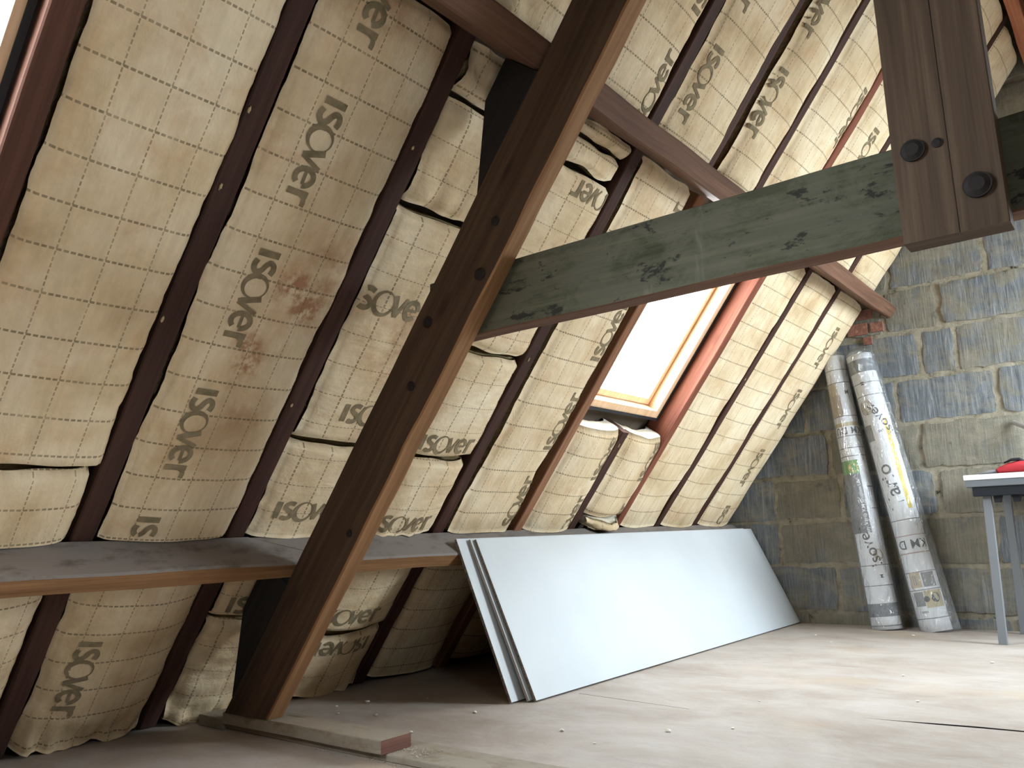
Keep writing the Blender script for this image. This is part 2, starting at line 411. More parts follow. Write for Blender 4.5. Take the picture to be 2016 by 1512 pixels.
def slope_deck(name, opens, mirror):
    bm = bmesh.new(); s0 = s_at_floor(C0 - .2, -.1); s1 = s_at_ridge(C0 - .12)
    cin, cout = C0 - .12, C0 - .20
    ys = sorted({YB, D + .1} | {y for o in opens for y in o[:2]})
    for a, b in zip(ys[:-1], ys[1:]):
        op = [o for o in opens if o[0] <= a + 1e-6 and o[1] >= b - 1e-6]
        if op:
            sbox_bm(bm, a, b, s0, op[0][2], cout, cin, mirror); sbox_bm(bm, a, b, op[0][3], s1, cout, cin, mirror)
        else: sbox_bm(bm, a, b, s0, s1, cout, cin, mirror)
    bmesh.ops.recalc_face_normals(bm, faces=bm.faces)
    return link_bm(name, bm, LINING if mirror else DECK, origin=(0, 0, 0))
tag(slope_deck('ceiling', OPEN_L, False), kind='structure')
tag(slope_deck('ceiling', OPEN_R, True), kind='structure')

# gable wall: mortar bed with combed concrete blocks standing proud
def tri_wall(bm, y0, y1, mat):
    c = C0 - .15; zr = z_at_ridge(c); xl = c / N.x; xr = 2 * XR - xl
    prism_bm(bm, [(xl, y0, 0), (xr, y0, 0), (XR, y0, zr)], [(xl, y1, 0), (xr, y1, 0), (XR, y1, zr)], mat)
bm = bmesh.new(); tri_wall(bm, D, D + .1, 1)
tone = bm.verts.layers.float.new('tone')
perps = {0: [-1.80, -1.353, -.90, -.45], 1: [-2.05, -1.634, -1.18, -.62, -.17], 2: [-1.642, -1.30, -.84, -.39], 3: [-1.80, -1.33, -.90, -.44],
         4: [-1.435, -.981, -.54, -.09], 5: [-1.30, -.845, -.68, -.22], 6: [-1.22, -.999, -.733, -.28], 7: [-.957, -.519, -.07], 8: [-.78, -.527, -.07], 9: [-.75, -.30, .15]}
tones = {(4, 2): .95, (2, 0): .8, (1, 0): .8, (1, 1): .85, (0, 0): .75, (0, 1): .6, (5, 1): .75, (6, 3): .55, (7, 2): .62, (7, 1): .5, (8, 2): .7, (3, 1): .75, (2, 1): .3, (3, 2): .2, (4, 1): .6, (0, 3): .5, (1, 3): .35, (2, 3): .25, (5, 3): .45, (4, 3): .6, (3, 3): .3}
zc = -.1665
for k in range(0, 13):
    z0 = zc + .2285 * k; z1 = z0 + .2285
    ps = perps.get(k - 1 if k else 0, None) if k else [-1.95, -1.5, -1.05, -.6, -.15]
    kk = k - 1
    if ps is None: ps = [-.9 + (.22 if k % 2 else 0) + .45 * i for i in range(4)]
    xs = sorted([-2.6 + .001 * k] + [ps[0] - .45 * i for i in range(1, 3) if ps[0] - .45 * i > -2.5] + ps + [ps[-1] + .45 * i for i in range(1, 6)])
    for i, (xa, xb) in enumerate(zip(xs[:-1], xs[1:])):
        idx = sum(1 for p in ps if p <= xa + 1e-6)
        gx, gz = random.uniform(.007, .019), random.uniform(.008, .015)
        x0, x1, za, zb = xa + gx, xb - gx, max(z0 + gz, -.02), z1 - gz
        if x1 - x0 < .04 or zb < .01: continue
        tv = tones.get((kk, idx), random.uniform(.15, .75)); dep = random.uniform(.004, .011)
        nx, nz = max(4, int((x1 - x0) / .018)), 11
        g = []
        for a in range(nx + 1):
            col_ = []
            for b in range(nz + 1):
                x = x0 + (x1 - x0) * a / nx; z = za + (zb - za) * b / nz
                edge = a in (0, nx) or b in (0, nz)
                jx = (fr((x * 14, z * 14, k), 3) * .012 + fr((x * 45, z * 45, k), 3) * .007) if a in (0, nx) else 0; jz = (fr((x * 14, z * 14, k), 8) * .010 + fr((x * 45, z * 45, k), 3) * .007) if b in (0, nz) else 0
                cx = (a in (0, nx)) and (b in (0, nz))
                v = bm.verts.new((x + jx + (.006 if a == 0 else -.006 if a == nx else 0) * cx, D - dep + fr((x * 20, z * 20, 1)) * .003 + (.002 if edge else 0), z + jz))
                v[tone] = tv; col_.append(v)
            g.append(col_)
        for a in range(nx):
            for b in range(nz):
                bm.faces.new([g[a][b], g[a + 1][b], g[a + 1][b + 1], g[a][b + 1]])
        rim = [g[a][0] for a in range(nx)] + [g[nx][b] for b in range(nz)] + [g[a][nz] for a in range(nx, 0, -1)] + [g[0][b] for b in range(nz, 0, -1)]
        back = [bm.verts.new((v.co.x, D + .01, v.co.z)) for v in rim]
        for v in back: v[tone] = tv
        for a in range(len(rim)):
            b = (a + 1) % len(rim); bm.faces.new([rim[a], back[a], back[b], rim[b]]).material_index = 1
for (x0, x1, z0, z1) in ((-1.175, -1.075, 1.455, 1.515), (-1.06, -1.0, 1.46, 1.51), (-1.155, -1.10, 1.60, 1.655), (-1.125, -1.045, 1.535, 1.585), (-1.10, -1.06, 1.40, 1.44)):
    box_bm(bm, x0, x1, D - .018, D + .01, z0, z1, 2)
for nn, cc in ((N, C0 - .14), (NR, None)):
    p = SP(0, 0, C0 - .14)
    if cc is None: p = MR(p)
    bmesh.ops.bisect_plane(bm, geom=bm.verts[:] + bm.edges[:] + bm.faces[:], plane_co=p, plane_no=nn, clear_inner=True)
tag(link_bm('wall_gable', bm, [BLOCK, MORTAR, BRICK], origin=(0, 0, 0)), kind='structure')
bm = bmesh.new(); tri_wall(bm, YB - .1, YB, 0)
tag(link_bm('wall_rear', bm, [DECK], origin=(0, 0, 0)), kind='structure')

# rooflights
def rooflight(name, o, mirror, fr_w=.030, proud=.072):
    y0, y1, s0, s1 = o; y0 += .004; y1 -= .004; s0 += .004; s1 -= .004
    root = empty(name, (MR if mirror else Vector)(SP(y0, s0, C0 - .09))); tag(root, kind='structure')
    ci, co = C0 - proud, C0 - .19
    def ring(nm, a0, a1, b0, b1, w, c0, c1, mat):
        bm = bmesh.new()
        for q in ((a0, a0 + w, b0, b1), (a1 - w, a1, b0, b1), (a0 + w, a1 - w, b0, b0 + w), (a0 + w, a1 - w, b1 - w, b1)):
            sbox_bm(bm, *q, c0, c1, mirror)
        bmesh.ops.recalc_face_normals(bm, faces=bm.faces)
        uvl = bm.loops.layers.uv.verify()
        for f in bm.faces:
            for lp in f.loops:
                p = lp.vert.co; lp[uvl].uv = (p.dot(T), p.y + p.dot(N))
        return link_bm(nm, bm, mat, root)
    ring('window_gasket', y0, y1, s0, s1, .012, ci, co, BLACK)
    ring('window_frame', y0 + .012, y1 - .012, s0 + .012, s1 - .012, fr_w, ci - .004, co, W_PINE)
    w = fr_w + .016
    sash = ring('window_sash', y0 + w, y1 - w, s0 + w, s1 - w, .026, C0 - .125, C0 - .172, W_PINE)
    bm = bmesh.new(); w += .022; sbox_bm(bm, y0 + w, y1 - w, s0 + w, s1 - w, C0 - .150, C0 - .156, mirror)
    bmesh.ops.recalc_face_normals(bm, faces=bm.faces)
    g = link_bm('window_pane', bm, GLASS, root)
    return root
rooflight('window_1', OPEN_L[0], False)
rooflight('window_2', OPEN_L[1], False, .016, .030)
rooflight('window_3', OPEN_R[0], True)
rooflight('window_4', OPEN_R[1], True)

# ---------------------------------------------------------------- rafters
SF = s_at_floor(C0) + .004; SRT = s_at_ridge(C0) - .07
def rafter(y0, y1, s0, s1, label, mat=W_RAFT, ci=C0, seed=0, depth=.112):
    o = timber('roof_rafter', SP(y0, s0, ci), T * (s1 - s0), Vector((0, y1 - y0, 0)), N * -(depth + ci - C0), mat, seed=seed, rough=.0012)
    tag(o, label, 'rafter', 'rafters of the left roof slope')
rafter(.472, .522, SF, SRT, 'dark rafter at the left edge of the frame beside the sliver of rooflight', seed=1, mat=W_RAFT_HALFLIT)
rafter(.838, .888, SF, SRT, 'dark rafter left of the insulation strip printed three times with downward lettering', seed=2)
rafter(1.228, 1.278, SF, SRT, 'dark rafter between the strip of downward lettering and the big truss timber', seed=3)
rafter(1.612, 1.66, SF, SRT, 'rafter hidden mostly behind the big slanting truss timber', seed=4)
rafter(1.992, 2.042, SF, SRT, 'reddish brown rafter just right of the big slanting truss timber', seed=5)
rafter(2.405, 2.452, SF, .60, 'orange brown trimmer rafter along the left side of the rooflight', seed=6, mat=W_TRIM2, ci=C0 + .012)
rafter(2.372, 2.412, .675, SRT, 'dark rafter running up from the purlin above the left side of the rooflight', seed=16)
rafter(2.780, 2.828, SF, -.30, 'short rafter stub in the middle below the rooflight', seed=7)
rafter(2.735, 2.778, .60, SRT, 'upper rafter piece in line above the middle of the rooflight', seed=8)
rafter(3.132, 3.178, SF, SRT, 'rafter coloured redder for its daylit side along the right of the rooflight', seed=9, mat=W_RAFT_LIT)
rafter(3.508, 3.552, SF, SRT, 'second rafter from the gable wall after the rooflight', seed=10)
rafter(3.905, 3.950, SF, SRT, 'rafter nearest to the concrete block gable wall', seed=11)

# purlins, ridge board
def ytimber(name, y0, y1, s0, s1, c_in, c_out, mat, label, cat, seed=0, mats=None):
    bm = bmesh.new(); timber_bm(bm, SP(y0, s0, c_in), (0, y1 - y0, 0), T * (s1 - s0), N * (c_out - c_in), seed=seed, bevel=.005, rough=.002)
    bmesh.ops.recalc_face_normals(bm, faces=bm.faces)
    if mats:
        for f in bm.faces:
            if f.normal.dot(T) > .6: f.material_index = 1
    tag(link_bm(name, bm, [mat] + (mats or [])), label, cat)
ytimber('roof_purlin', YB + .02, D - .004, .607, .672, -1.692, C0 + .002, W_PURL, 'brown purlin running across the rafters at mid height above the rooflight', 'purlin', 20)
SCARF = (SP(1.27, -.78, C0), SP(1.43, -.78, -1.745))
for k_ in (0, 1):
    bm = bmesh.new(); timber_bm(bm, SP(YB + .02, -.808, -1.700), (0, D - YB - .024, 0), T * .052, N * (C0 + .003 + 1.700), seed=21 + k_, bevel=.005, rough=.002)
    dirv = SCARF[1] - SCARF[0]; pn = dirv.cross(T).normalized(); pn = pn if pn.y > 0 else -pn
    off = pn * (.0012 if k_ else -.0012)
    bmesh.ops.bisect_plane(bm, geom=bm.verts[:] + bm.edges[:] + bm.faces[:], plane_co=SCARF[0] + off, plane_no=pn, clear_inner=bool(k_), clear_outer=not k_)
    bmesh.ops.holes_fill(bm, edges=bm.edges[:], sides=0)
    bmesh.ops.recalc_face_normals(bm, faces=bm.faces)
    for f in bm.faces:
        if f.normal.dot(T) > .6: f.material_index = 1
    tag(link_bm('roof_purlin', bm, [W_EDGE, W_DUST]), ('left length of the low purlin with orange edge, ending at a scarf joint', 'right length of the low purlin with dusty top behind the white boards')[k_], 'purlin')
if 0: ytimber('roof_purlin', YB + .02, D - .004, -.808, -.756, -1.700, C0 + .003, W_EDGE, 'low purlin with dusty grey top and orange edge behind the white boards', 'purlin', 21, [W_DUST])
tag(timber('ridge_board', (-.235, YB + .02, 2.60), (0, D - YB - .03, 0), (.05, 0, 0), (0, 0, .16), W_RED, seed=22), 'reddish ridge board in the top right corner', 'board')

# truss: rafter, cleats, collar, hanging post, bolts
tr = empty('truss_rafter', SP(1.352, s_at_floor(-1.675, .048), -1.675))
tag(tr, 'big dark slanting truss timber with orange inner edge, standing on the sole plate', 'beam')
def slant(s, c, y): return SP(y, s, c)
bm = bmesh.new()
uvl = bm.loops.layers.uv.verify()
cin, cou, zf = -1.525, -1.677, .048
sa_in, sa_out = s_at_floor(cin, zf), s_at_floor(cou, zf); XP = -.272; sb_in = T.x * XP + T.z * (N.x * XP - cin) / cos(TH); sb_out = T.x * XP + T.z * (N.x * XP - cou) / cos(TH)
seg = 60; R_ = []
for k in range(seg + 1):
    f_ = k / seg; ring = []
    for (w, y) in ((0, 0), (.03, 0), (.97, 0), (1, .06), (1, .94), (.97, 1), (0, 1)):
        s = (sa_out + (sa_in - sa_out) * w) * (1 - f_) + (sb_out + (sb_in - sb_out) * w) * f_
        c = cou + (cin - cou) * w; yy = 1.352 + .05 * y
        wa = fr((s * 5, w * 3, y * 3), 2) * .003
        if w > .9: wa -= .006 * max(0, fr((s * 9, 4, 4), 5)) * (2 if .25 < s < .5 else 1)
        ring.append(bm.verts.new(SP(yy + fr((s * 4, w * 4, y), 6) * .0015, s, c + wa)))
    R_.append(ring)
nring = 7
for k in range(seg):
    for i in range(nring):
        j = (i + 1) % nring
        f = bm.faces.new([R_[k][i], R_[k + 1][i], R_[k + 1][j], R_[k][j]])
        for lp in f.loops:
            p = lp.vert.co; lp[uvl].uv = (p.dot(T) + 4.4, p.dot(N) + (p.y * .9 if i in (3, 4, 2) else 0))
        f.material_index = 1 if i in (3, 4, 2) else 0
bm.faces.new(R_[0]); bm.faces.new(list(reversed(R_[-1])))
bmesh.ops.recalc_face_normals(bm, faces=bm.faces)
link_bm('timber', bm, [W_PRIN, W_EDGE], tr)
def bolt(parent, x, y, z, r, d=.008):
    bm = bmesh.new(); cyl_bm(bm, (x, y, z), (x, y - d * .5, z), r, r, 20, 1); cyl_bm(bm, (x, y - d * .5, z), (x, y - d, z), r * .9, r * .55, 20, 1)
    bmesh.ops.recalc_face_normals(bm, faces=bm.faces); link_bm('bolt', bm, BOLT, parent)
for (x, z, r) in ((-1.087, 1.191, .011), (-1.136, 1.078, .015), (-1.30, .997, .014), (-1.358, .852, .012), (-1.575, .515, .009)):
    bolt(tr, x, 1.3525, z, r, .005)
def cleat(pts, label, y0=1.356, y1=1.402):
    bm = bmesh.new(); prism_bm(bm, [SP(y0, s, c) for s, c in pts], [SP(y1, s, c) for s, c in pts])
    uvl = bm.loops.layers.uv.verify()
    for f in bm.faces:
        for lp in f.loops: p = lp.vert.co; lp[uvl].uv = (p.dot(T), p.dot(N) + p.y)
    bmesh.ops.recalc_face_normals(bm, faces=bm.faces)
    tag(link_bm('purlin_cleat', bm, W_BLK), label, 'cleat', 'black cleats under the purlins')
cleat([(.604, -1.679), (.604, -1.792), (.50, -1.792), (.30, -1.679)], 'black wedge cleat under the upper purlin behind the truss timber')
cleat([(-.812, -1.681), (-.812, -1.792), (-.98, -1.792), (-1.19, -1.681)], 'black wedge cleat under the low purlin beside the foot of the truss timber')

bm = bmesh.new(); timber_bm(bm, (-1.34, 1.4035, .957), (2.30, 0, 0), (0, .05, 0), (0, 0, .156), seed=31, bevel=.003, rough=.0012)
bmesh.ops.recalc_face_normals(bm, faces=bm.faces)
for f in bm.faces:
    if f.normal.z < -.6: f.material_index = 1
tag(link_bm('collar_beam', bm, [W_GREEN, W_PURL]), 'green stained horizontal collar beam crossing in front of the rooflight', 'beam')

po = empty('hanging_post', (-.19, 1.377, .93)); tag(po, 'wide brown vertical post bolted to the green beam, hanging from the ridge', 'post')
def plank(x0, x1, seed, zz):
    timber('post_timber', (x0, 1.352, zz), (0, 0, 2.42 - zz), (x1 - x0, 0, 0), (0, .05, 0), [W_POST], po, seed=seed, rough=.0006, bevel=.0012)
plank(-.2655, -.1850, 41, .928); plank(-.1846, -.1200, 42, .928)
bolt(po, -.235, 1.3515, 1.076, .018, .009); bolt(po, -.154, 1.3515, .994, .020, .010); bolt(po, -.200, 1.3515, 1.078, .008, .003)

# second truss rafter and the far end of the beam, right slope (mirror)
o = timber('truss_rafter', MR(SP(1.352, sa_in + .0, -1.525)), TR * 2.63, Vector((0, .05, 0)), NR * -.15, [W_PRIN], seed=33)
tag(o, 'matching truss timber on the right slope carrying the far end of the green beam', 'beam')

# sole plates under the truss foot
def sole(x0, x1, y0, y1, z0, z1, label, seed, cat='plank', endred=False):
    bm = bmesh.new(); timber_bm(bm, (x0, y0, z0), (x1 - x0, 0, 0), (0, y1 - y0, 0), (0, 0, z1 - z0), seed=seed, bevel=.002, rough=.0008)
    bmesh.ops.recalc_face_normals(bm, faces=bm.faces)
    if endred:
        for f in bm.faces:
            if f.normal.x > .8: f.material_index = 1
    tag(link_bm('sole_plate', bm, [W_SOLE, W_SOLEND]), label, cat)
sole(-2.10, -1.470, 1.357, 1.452, .0165, .0475, 'flat sole plate with red sawn end under the foot of the truss timber', 51, endred=True)
sole(-2.14, -.9, 1.372, 1.50, .0005, .016, 'thin lower plank beneath the sole plate, running out to the right on the floor', 52)
sole(-2.22, -2.103, 1.358, 1.452, .0005, .030, 'short dark plank end left of the truss foot under the slope', 53)

# ---------------------------------------------------------------- lettering
def cat(pts, n=6):
    out = []
    P = [pts[0]] + list(pts) + [pts[-1]]
    for i in range(1, len(P) - 2):
        for k in range(n):
            t_ = k / n; a, b, c, d = P[i - 1], P[i], P[i + 1], P[i + 2]
            out.append(tuple(.5 * ((2 * b[q]) + (-a[q] + c[q]) * t_ + (2 * a[q] - 5 * b[q] + 4 * c[q] - d[q]) * t_ ** 2 + (-a[q] + 3 * b[q] - 3 * c[q] + d[q]) * t_ ** 3) for q in (0, 1)))
    out.append(tuple(pts[-1])); return out
def dens(p, q, n=5): return [(p[0] + (q[0] - p[0]) * i / n, p[1] + (q[1] - p[1]) * i / n) for i in range(n + 1)]
def arc(cx, cy, rx, ry, a0, a1, n=18): return [(cx + rx * cos(radians(a0 + (a1 - a0) * i / n)), cy + ry * sin(radians(a0 + (a1 - a0) * i / n))) for i in range(n + 1)]
LOGO = [  # (polyline, width or list)
    (dens((.13, 0), (.13, 1)), .30), 
    (cat([(1.02, .90), (.80, .97), (.58, .90), (.52, .72), (.66, .57), (.88, .46), (1.00, .28), (.92, .10), (.70, .03), (.46, .10)]), .25),
    (arc(1.68, .5, .52, .56, 60, 420, 40), 'O'),
    (dens((2.15, 1), (2.47, .02)), .27), (dens((2.47, .02), (2.86, 1)), .19),
    (dens((3.02, .50), (3.62, .52)), .15), (arc(3.32, .5, .36, .43, 4, 318, 26), .24),
    (dens((4.0, 0), (4.0, 1)), .27), (cat([(4.02, .60), (4.12, .82), (4.30, .90), (4.52, .88)], 4), .22)]
def logo_quads(L):
    """list of quads in unit coordinates; text length is L metres"""
    k = L / 4.6; out = []
    for pl, w in L_SRC:
        n = len(pl); left, right = [], []
        for i, p in enumerate(pl):
            a = pl[max(0, i - 1)]; b = pl[min(n - 1, i + 1)]
            if w == 'O' and i in (0, n - 1): a, b = pl[n - 2], pl[1]
            dx, dy = b[0] - a[0], b[1] - a[1]; l = math.hypot(dx, dy) or 1; nx, ny = -dy / l, dx / l
            ww = (.055 + .19 * (.5 + .5 * cos(radians(60 + 360 * i / (n - 1) - 215))) ** 1.3) if w == 'O' else w
            left.append(((p[0] + nx * ww / 2) * k, (p[1] + ny * ww / 2) * k)); right.append(((p[0] - nx * ww / 2) * k, (p[1] - ny * ww / 2) * k))
        for i in range(n - 1): out.append((left[i], left[i + 1], right[i + 1], right[i]))
    return out
L_SRC = LOGO

# ---------------------------------------------------------------- insulation batts
def batt(y0, y1, s0, s1, label, bulge=.016, base=.0, lines='S', ph=(0, 0), texts=(), seed=0, crumple=0.0, edge=.008, ends=(.02, .02), sag=0.0, stains=(), end_white=False, group=None, ink=0, wrinkle=.0):
    """a strip of faced mineral wool between two rafters; ph = a grid crossing (y, s); texts = (y, s, dir, length)"""
    du = .012 if y0 < 2 else .016
    nu = max(8, int((y1 - y0) / du)); nv = max(6, int((s1 - s0) / (du * 1.15)))
    def eL(s): return fr((s * 7, 1, seed), seed) * edge + fr((s * 25, 3, seed), seed) * edge * .45 + fr((s * 70, 3, seed), seed) * .0015
    def eR(s): return fr((s * 7, 9, seed), seed + 2) * edge + fr((s * 25, 6, seed), seed) * edge * .45 + fr((s * 70, 6, seed), seed) * .0015
    def S_(u, v):
        s = s0 + (s1 - s0) * v; ya = y0 + eL(s); yb = y1 + eR(s)
        en = fr((u * 3.2, 2, seed), seed + 4) * (.010 if ends[0] else .003)
        if v < .5: s += en * (1 - 2 * v)
        else: s += fr((u * 3.2, 7, seed), seed + 5) * .010 * (2 * v - 1)
        return ya + (yb - ya) * u, s
    def depth(u, v, y, s):
        w = abs(2 * u - 1); d = base + bulge * (1 - w ** 2.4) - .010 * max(0, (w - .86) / .14) ** 2
        d += sag * sin(pi * min(1, max(0, v)))
        l = (s1 - s0); a, b = v * l, (1 - v) * l
        if ends[0]: d -= .020 * max(0, 1 - a / ends[0]) ** 2.2
        if ends[1]: d -= .020 * max(0, 1 - b / ends[1]) ** 2.2
        d += fr((y * 6, s * 4, seed), seed) * .006 + fr((y * 17, s * 10, seed), seed) * .0022
        if crumple: d += fr((y * 22, s * 26, seed), seed) * crumple + abs(fr((y * 11, s * 15, seed), seed + 9)) * crumple * 1.3
        if wrinkle: d += wrinkle * max(0, 1 - a / .12) * fr((y * 30, s * 12, 0), seed)
        return d
    bm = bmesh.new(); uvl = bm.loops.layers.uv.verify(); st = bm.verts.layers.float.new('stain'); wpl = bm.verts.layers.float_vector.new('world_pos')
    def uvc(y, s):
        a, b = y - ph[0], s - ph[1]; return (a, b) if lines == 'S' else (b, a)
    def mk(u, v, dd=0, w=None):
        y, s = S_(u, v); d = depth(u, v, y, s)
        p = SP(y, s, C0 + d + dd); vv = bm.verts.new(p); vv[wpl] = p
        for (sy, ss, r, k) in stains: vv[st] += k * exp(-((y - sy) ** 2 + (s - ss) ** 2) / r ** 2)
        return vv, (y, s)
    G = [[mk(i / nu, j / nv) for j in range(nv + 1)] for i in range(nu + 1)]
    for i in range(nu):
        for j in range(nv):
            q = [G[i][j], G[i][j + 1], G[i + 1][j + 1], G[i + 1][j]]
            f = bm.faces.new([a[0] for a in q]); f.smooth = True
            for lp, a in zip(f.loops, q): lp[uvl].uv = uvc(*a[1])
    rim = [G[i][0] for i in range(nu)] + [G[nu][j] for j in range(nv)] + [G[i][nv] for i in range(nu, 0, -1)] + [G[0][j] for j in range(nv, 0, -1)]
    prev = [a[0] for a in rim]
    mid = (y0 + y1) / 2; sm = (s0 + s1) / 2
    for lev, (dd, inn) in enumerate(((-.018, -.0005), (-.04, .002), (-.075, .004))):
        cur = []
        for a in rim:
            p = a[0].co; y, s = a[1]
            jit = fr((y * 45, s * 45, lev * 3), seed) * .0035
            py = y + (inn + jit) * (1 if y < mid else -1) * (1 if abs(y - mid) > (y1 - y0) * .42 else 0); ps = s + (inn + jit) * (1 if s < sm else -1) * (1 if abs(s - sm) > (s1 - s0) * .5 - .03 else 0)
            q = SP(py, ps, max(p.dot(N) + dd, C0 - .114)); vv = bm.verts.new(q); vv[wpl] = q; cur.append(vv)
        for i in range(len(rim)):
            j = (i + 1) % len(rim); f = bm.faces.new([prev[i], prev[j], cur[j], cur[i]]); f.material_index = 2 if end_white else 1; f.smooth = True
        prev = cur
    for (ty, ts, dr, L) in texts:
        dv = {'D': ((0, -1), (1, 0)), 'U': ((0, 1), (-1, 0)), 'R': ((1, 0), (0, 1)), 'L': ((-1, 0), (0, -1))}[dr]
        for quad in logo_quads(L):
            vs = []
            ok = True
            for (a, b) in quad:
                y = ty + dv[0][0] * a + dv[1][0] * b; s = ts + dv[0][1] * a + dv[1][1] * b
                ya, yb = y0 + eL(s), y1 + eR(s); u = (y - ya) / (yb - ya); v = (s - s0) / (s1 - s0)
                if not (.015 < u < .985 and .012 / (s1 - s0) < v < 1 - .012 / (s1 - s0)): ok = False; break
                vs.append(SP(y, s, C0 + depth(u, v, y, s) + .0016))
            if not ok: continue
            vv = [bm.verts.new(p) for p in vs]
            for a in vv: a[wpl] = a.co
            f = bm.faces.new(vv); f.material_index = 3; f.smooth = True
            f.normal_update()
            if f.normal.dot(N) < 0: f.normal_flip()
    # face normals of the sheet must look into the room
    for f in bm.faces:
        if f.material_index == 0:
            f.normal_update()
            if f.normal.dot(N) < 0: f.normal_flip()
    o = link_bm('insulation_batt', bm, [TISSUE, WOOL, WOOLW, INKP if ink else INK], origin=SP((y0 + y1) / 2, s0, C0))
    tag(o, label, 'insulation', group or 'faced mineral wool batts between the rafters')
TL = .236
# strip B
batt(.527, .832, -.566, .602, 'long plain gridded batt at far left with no lettering, above the low purlin', bulge=.012, ph=(.598, .245), seed=1, base=.008, ends=(.008, .02))
batt(.527, .826, -.753, -.577, 'short plain batt tucked under the long one, resting on the low purlin at far left', bulge=.024, ph=(.62, -.66), seed=2, base=.000, ends=(0, .01))
batt(.527, .832, -1.388, -.83, 'batt below the low purlin at the extreme lower left', bulge=.03, ph=(.62, -1.0), ends=(0, .02), seed=3, wrinkle=.02)
batt(.527, .832, .677, 1.90, 'batt above the upper purlin over the far left strip', ph=(.6, .7), ends=(.012, .02), seed=4)
# strip C
batt(.895, 1.223, -.753, .602, 'long batt with three downward prints and rusty stains, left of the truss', bulge=.016, ph=(.962, .372), ends=(0, .02), seed=5, base=.002,
     texts=[(.978, .70 + .002, 'D', TL), (.978, .350, 'D', TL), (.976, .006, 'D', TL), (.970, -.339, 'D', TL), (.962, -.684, 'D', TL)],
     stains=[(1.09, -.06, .035, 2.2), (1.15, -.10, .04, 1.6), (1.06, -.26, .035, 1.6), (1.04, -.21, .03, 1.2), (1.18, .0, .08, .5), (1.1, -.4, .06, .4), (1.02, .56, .07, .6)])
batt(.895, 1.223, -1.388, -.83, 'batt with one downward print below the low purlin, left of the truss foot', bulge=.034, ph=(.95, -1.02), ends=(0, .02), seed=6, texts=[(.945, -1.041, 'D', TL), (.945, -1.386 + .02, 'D', TL)], wrinkle=.03)
batt(.895, 1.223, .677, 1.90, 'batt above the upper purlin over the strip with three downward prints', ph=(.962, .8), ends=(.012, .02), seed=7, texts=[(.99, 1.1, 'D', TL)])
# strip D
batt(1.288, 1.603, .485, .602, 'crumpled scrap of batt under the upper purlin, left of the truss', bulge=.012, crumple=.022, seed=8, ph=(1.33, .5), ends=(.04, .04))
batt(1.290, 1.603, .212, .470, 'unlettered batt with rounded lower corner beside the upper black cleat', bulge=.02, lines='Y', ph=(1.36, .29), seed=9, ends=(.045, .05), wrinkle=.012)
batt(1.288, 1.603, -.452, .196, 'batt with prints reading across, between left dark rafter and truss, weathered grey', bulge=.018, base=.002, lines='Y', ph=(1.36, .12), seed=10, texts=[(1.262, -.068, 'R', .255), (1.385, -.378, 'R', TL)], ends=(.014, .008), stains=[(1.5, -.2, .1, .35), (1.42, -.12, .12, .3)])
batt(1.288, 1.603, -.753, -.462, 'batt standing on the low purlin left of the truss, cut off print at its foot', bulge=.020, lines='Y', ph=(1.33, -.50), seed=11, texts=[(1.325, -.690, 'R', TL)], ends=(0, .010))
batt(1.288, 1.603, -1.025, -.83, 'short batt right beneath the low purlin beside the black lower cleat', bulge=.022, lines='Y', ph=(1.33, -.95), seed=12, texts=[(1.32, -1.005, 'R', TL)])
batt(1.288, 1.603, -1.388, -1.035, 'creased batt reaching the floor left of the truss foot', bulge=.034, lines='Y', ph=(1.33, -1.12), ends=(0, .02), seed=13, wrinkle=.03, crumple=.006)
batt(1.288, 1.603, .677, 1.90, 'batt above the upper purlin just left of the truss', bulge=.02, ph=(1.33, .76), ends=(.012, .02), seed=14, crumple=.008)
# strip E
batt(1.672, 1.985, .560, .604, 'yellowish folded wool edge hanging under the upper purlin right of the truss', bulge=.016, seed=15, crumple=.012, ph=(1.7, .5))
batt(1.672, 1.975, .482, .548, 'narrow batt with dotted edge below the folded wool, right of the truss', bulge=.018, lines='S', ph=(1.75, .535), seed=16, ends=(.01, .015))
batt(1.672, 1.985, -.105, .470, 'batt with upside down lettering right of the truss above the green beam', bulge=.018, lines='Y', ph=(1.71, .30), seed=17, texts=[(2.03, .455, 'L', TL), (1.685, .455, 'L', TL)], ends=(.03, .008))
batt(1.672, 1.985, -.468, -.118, 'batt printed across its lower edge, right of the truss under the green beam end', bulge=.024, lines='Y', ph=(1.71, -.20), seed=18, texts=[(1.715, -.445, 'R', TL)], ends=(.008, .01))
batt(1.672, 1.975, -.753, -.484, 'batt standing on the low purlin right of the truss with cut lettering at its foot', bulge=.024, lines='Y', ph=(1.71, -.57), seed=19, texts=[(1.70, -.765 + .03, 'R', TL)], ends=(0, .008), wrinkle=.015)
batt(1.672, 1.985, -1.130, -.83, 'batt printed across, beneath the low purlin right of the truss', bulge=.03, lines='Y', ph=(1.71, -.95), seed=20, texts=[(1.667, -1.088, 'R', TL)], base=.004)
batt(1.672, 1.985, -1.388, -1.150, 'lowest batt on the floor right of the truss foot with upside down lettering', bulge=.032, lines='Y', ph=(1.71, -1.22), ends=(0, .02), seed=21, texts=[(1.925, -1.165, 'L', TL)], wrinkle=.02)
batt(1.672, 1.982, .677, 1.90, 'batt above the upper purlin right of the truss, lettering reading upward', bulge=.016, ph=(1.74, .8), ends=(.012, .02), seed=22, texts=[(1.955, .630 + .015, 'U', TL), (1.955, .99, 'U', TL)])
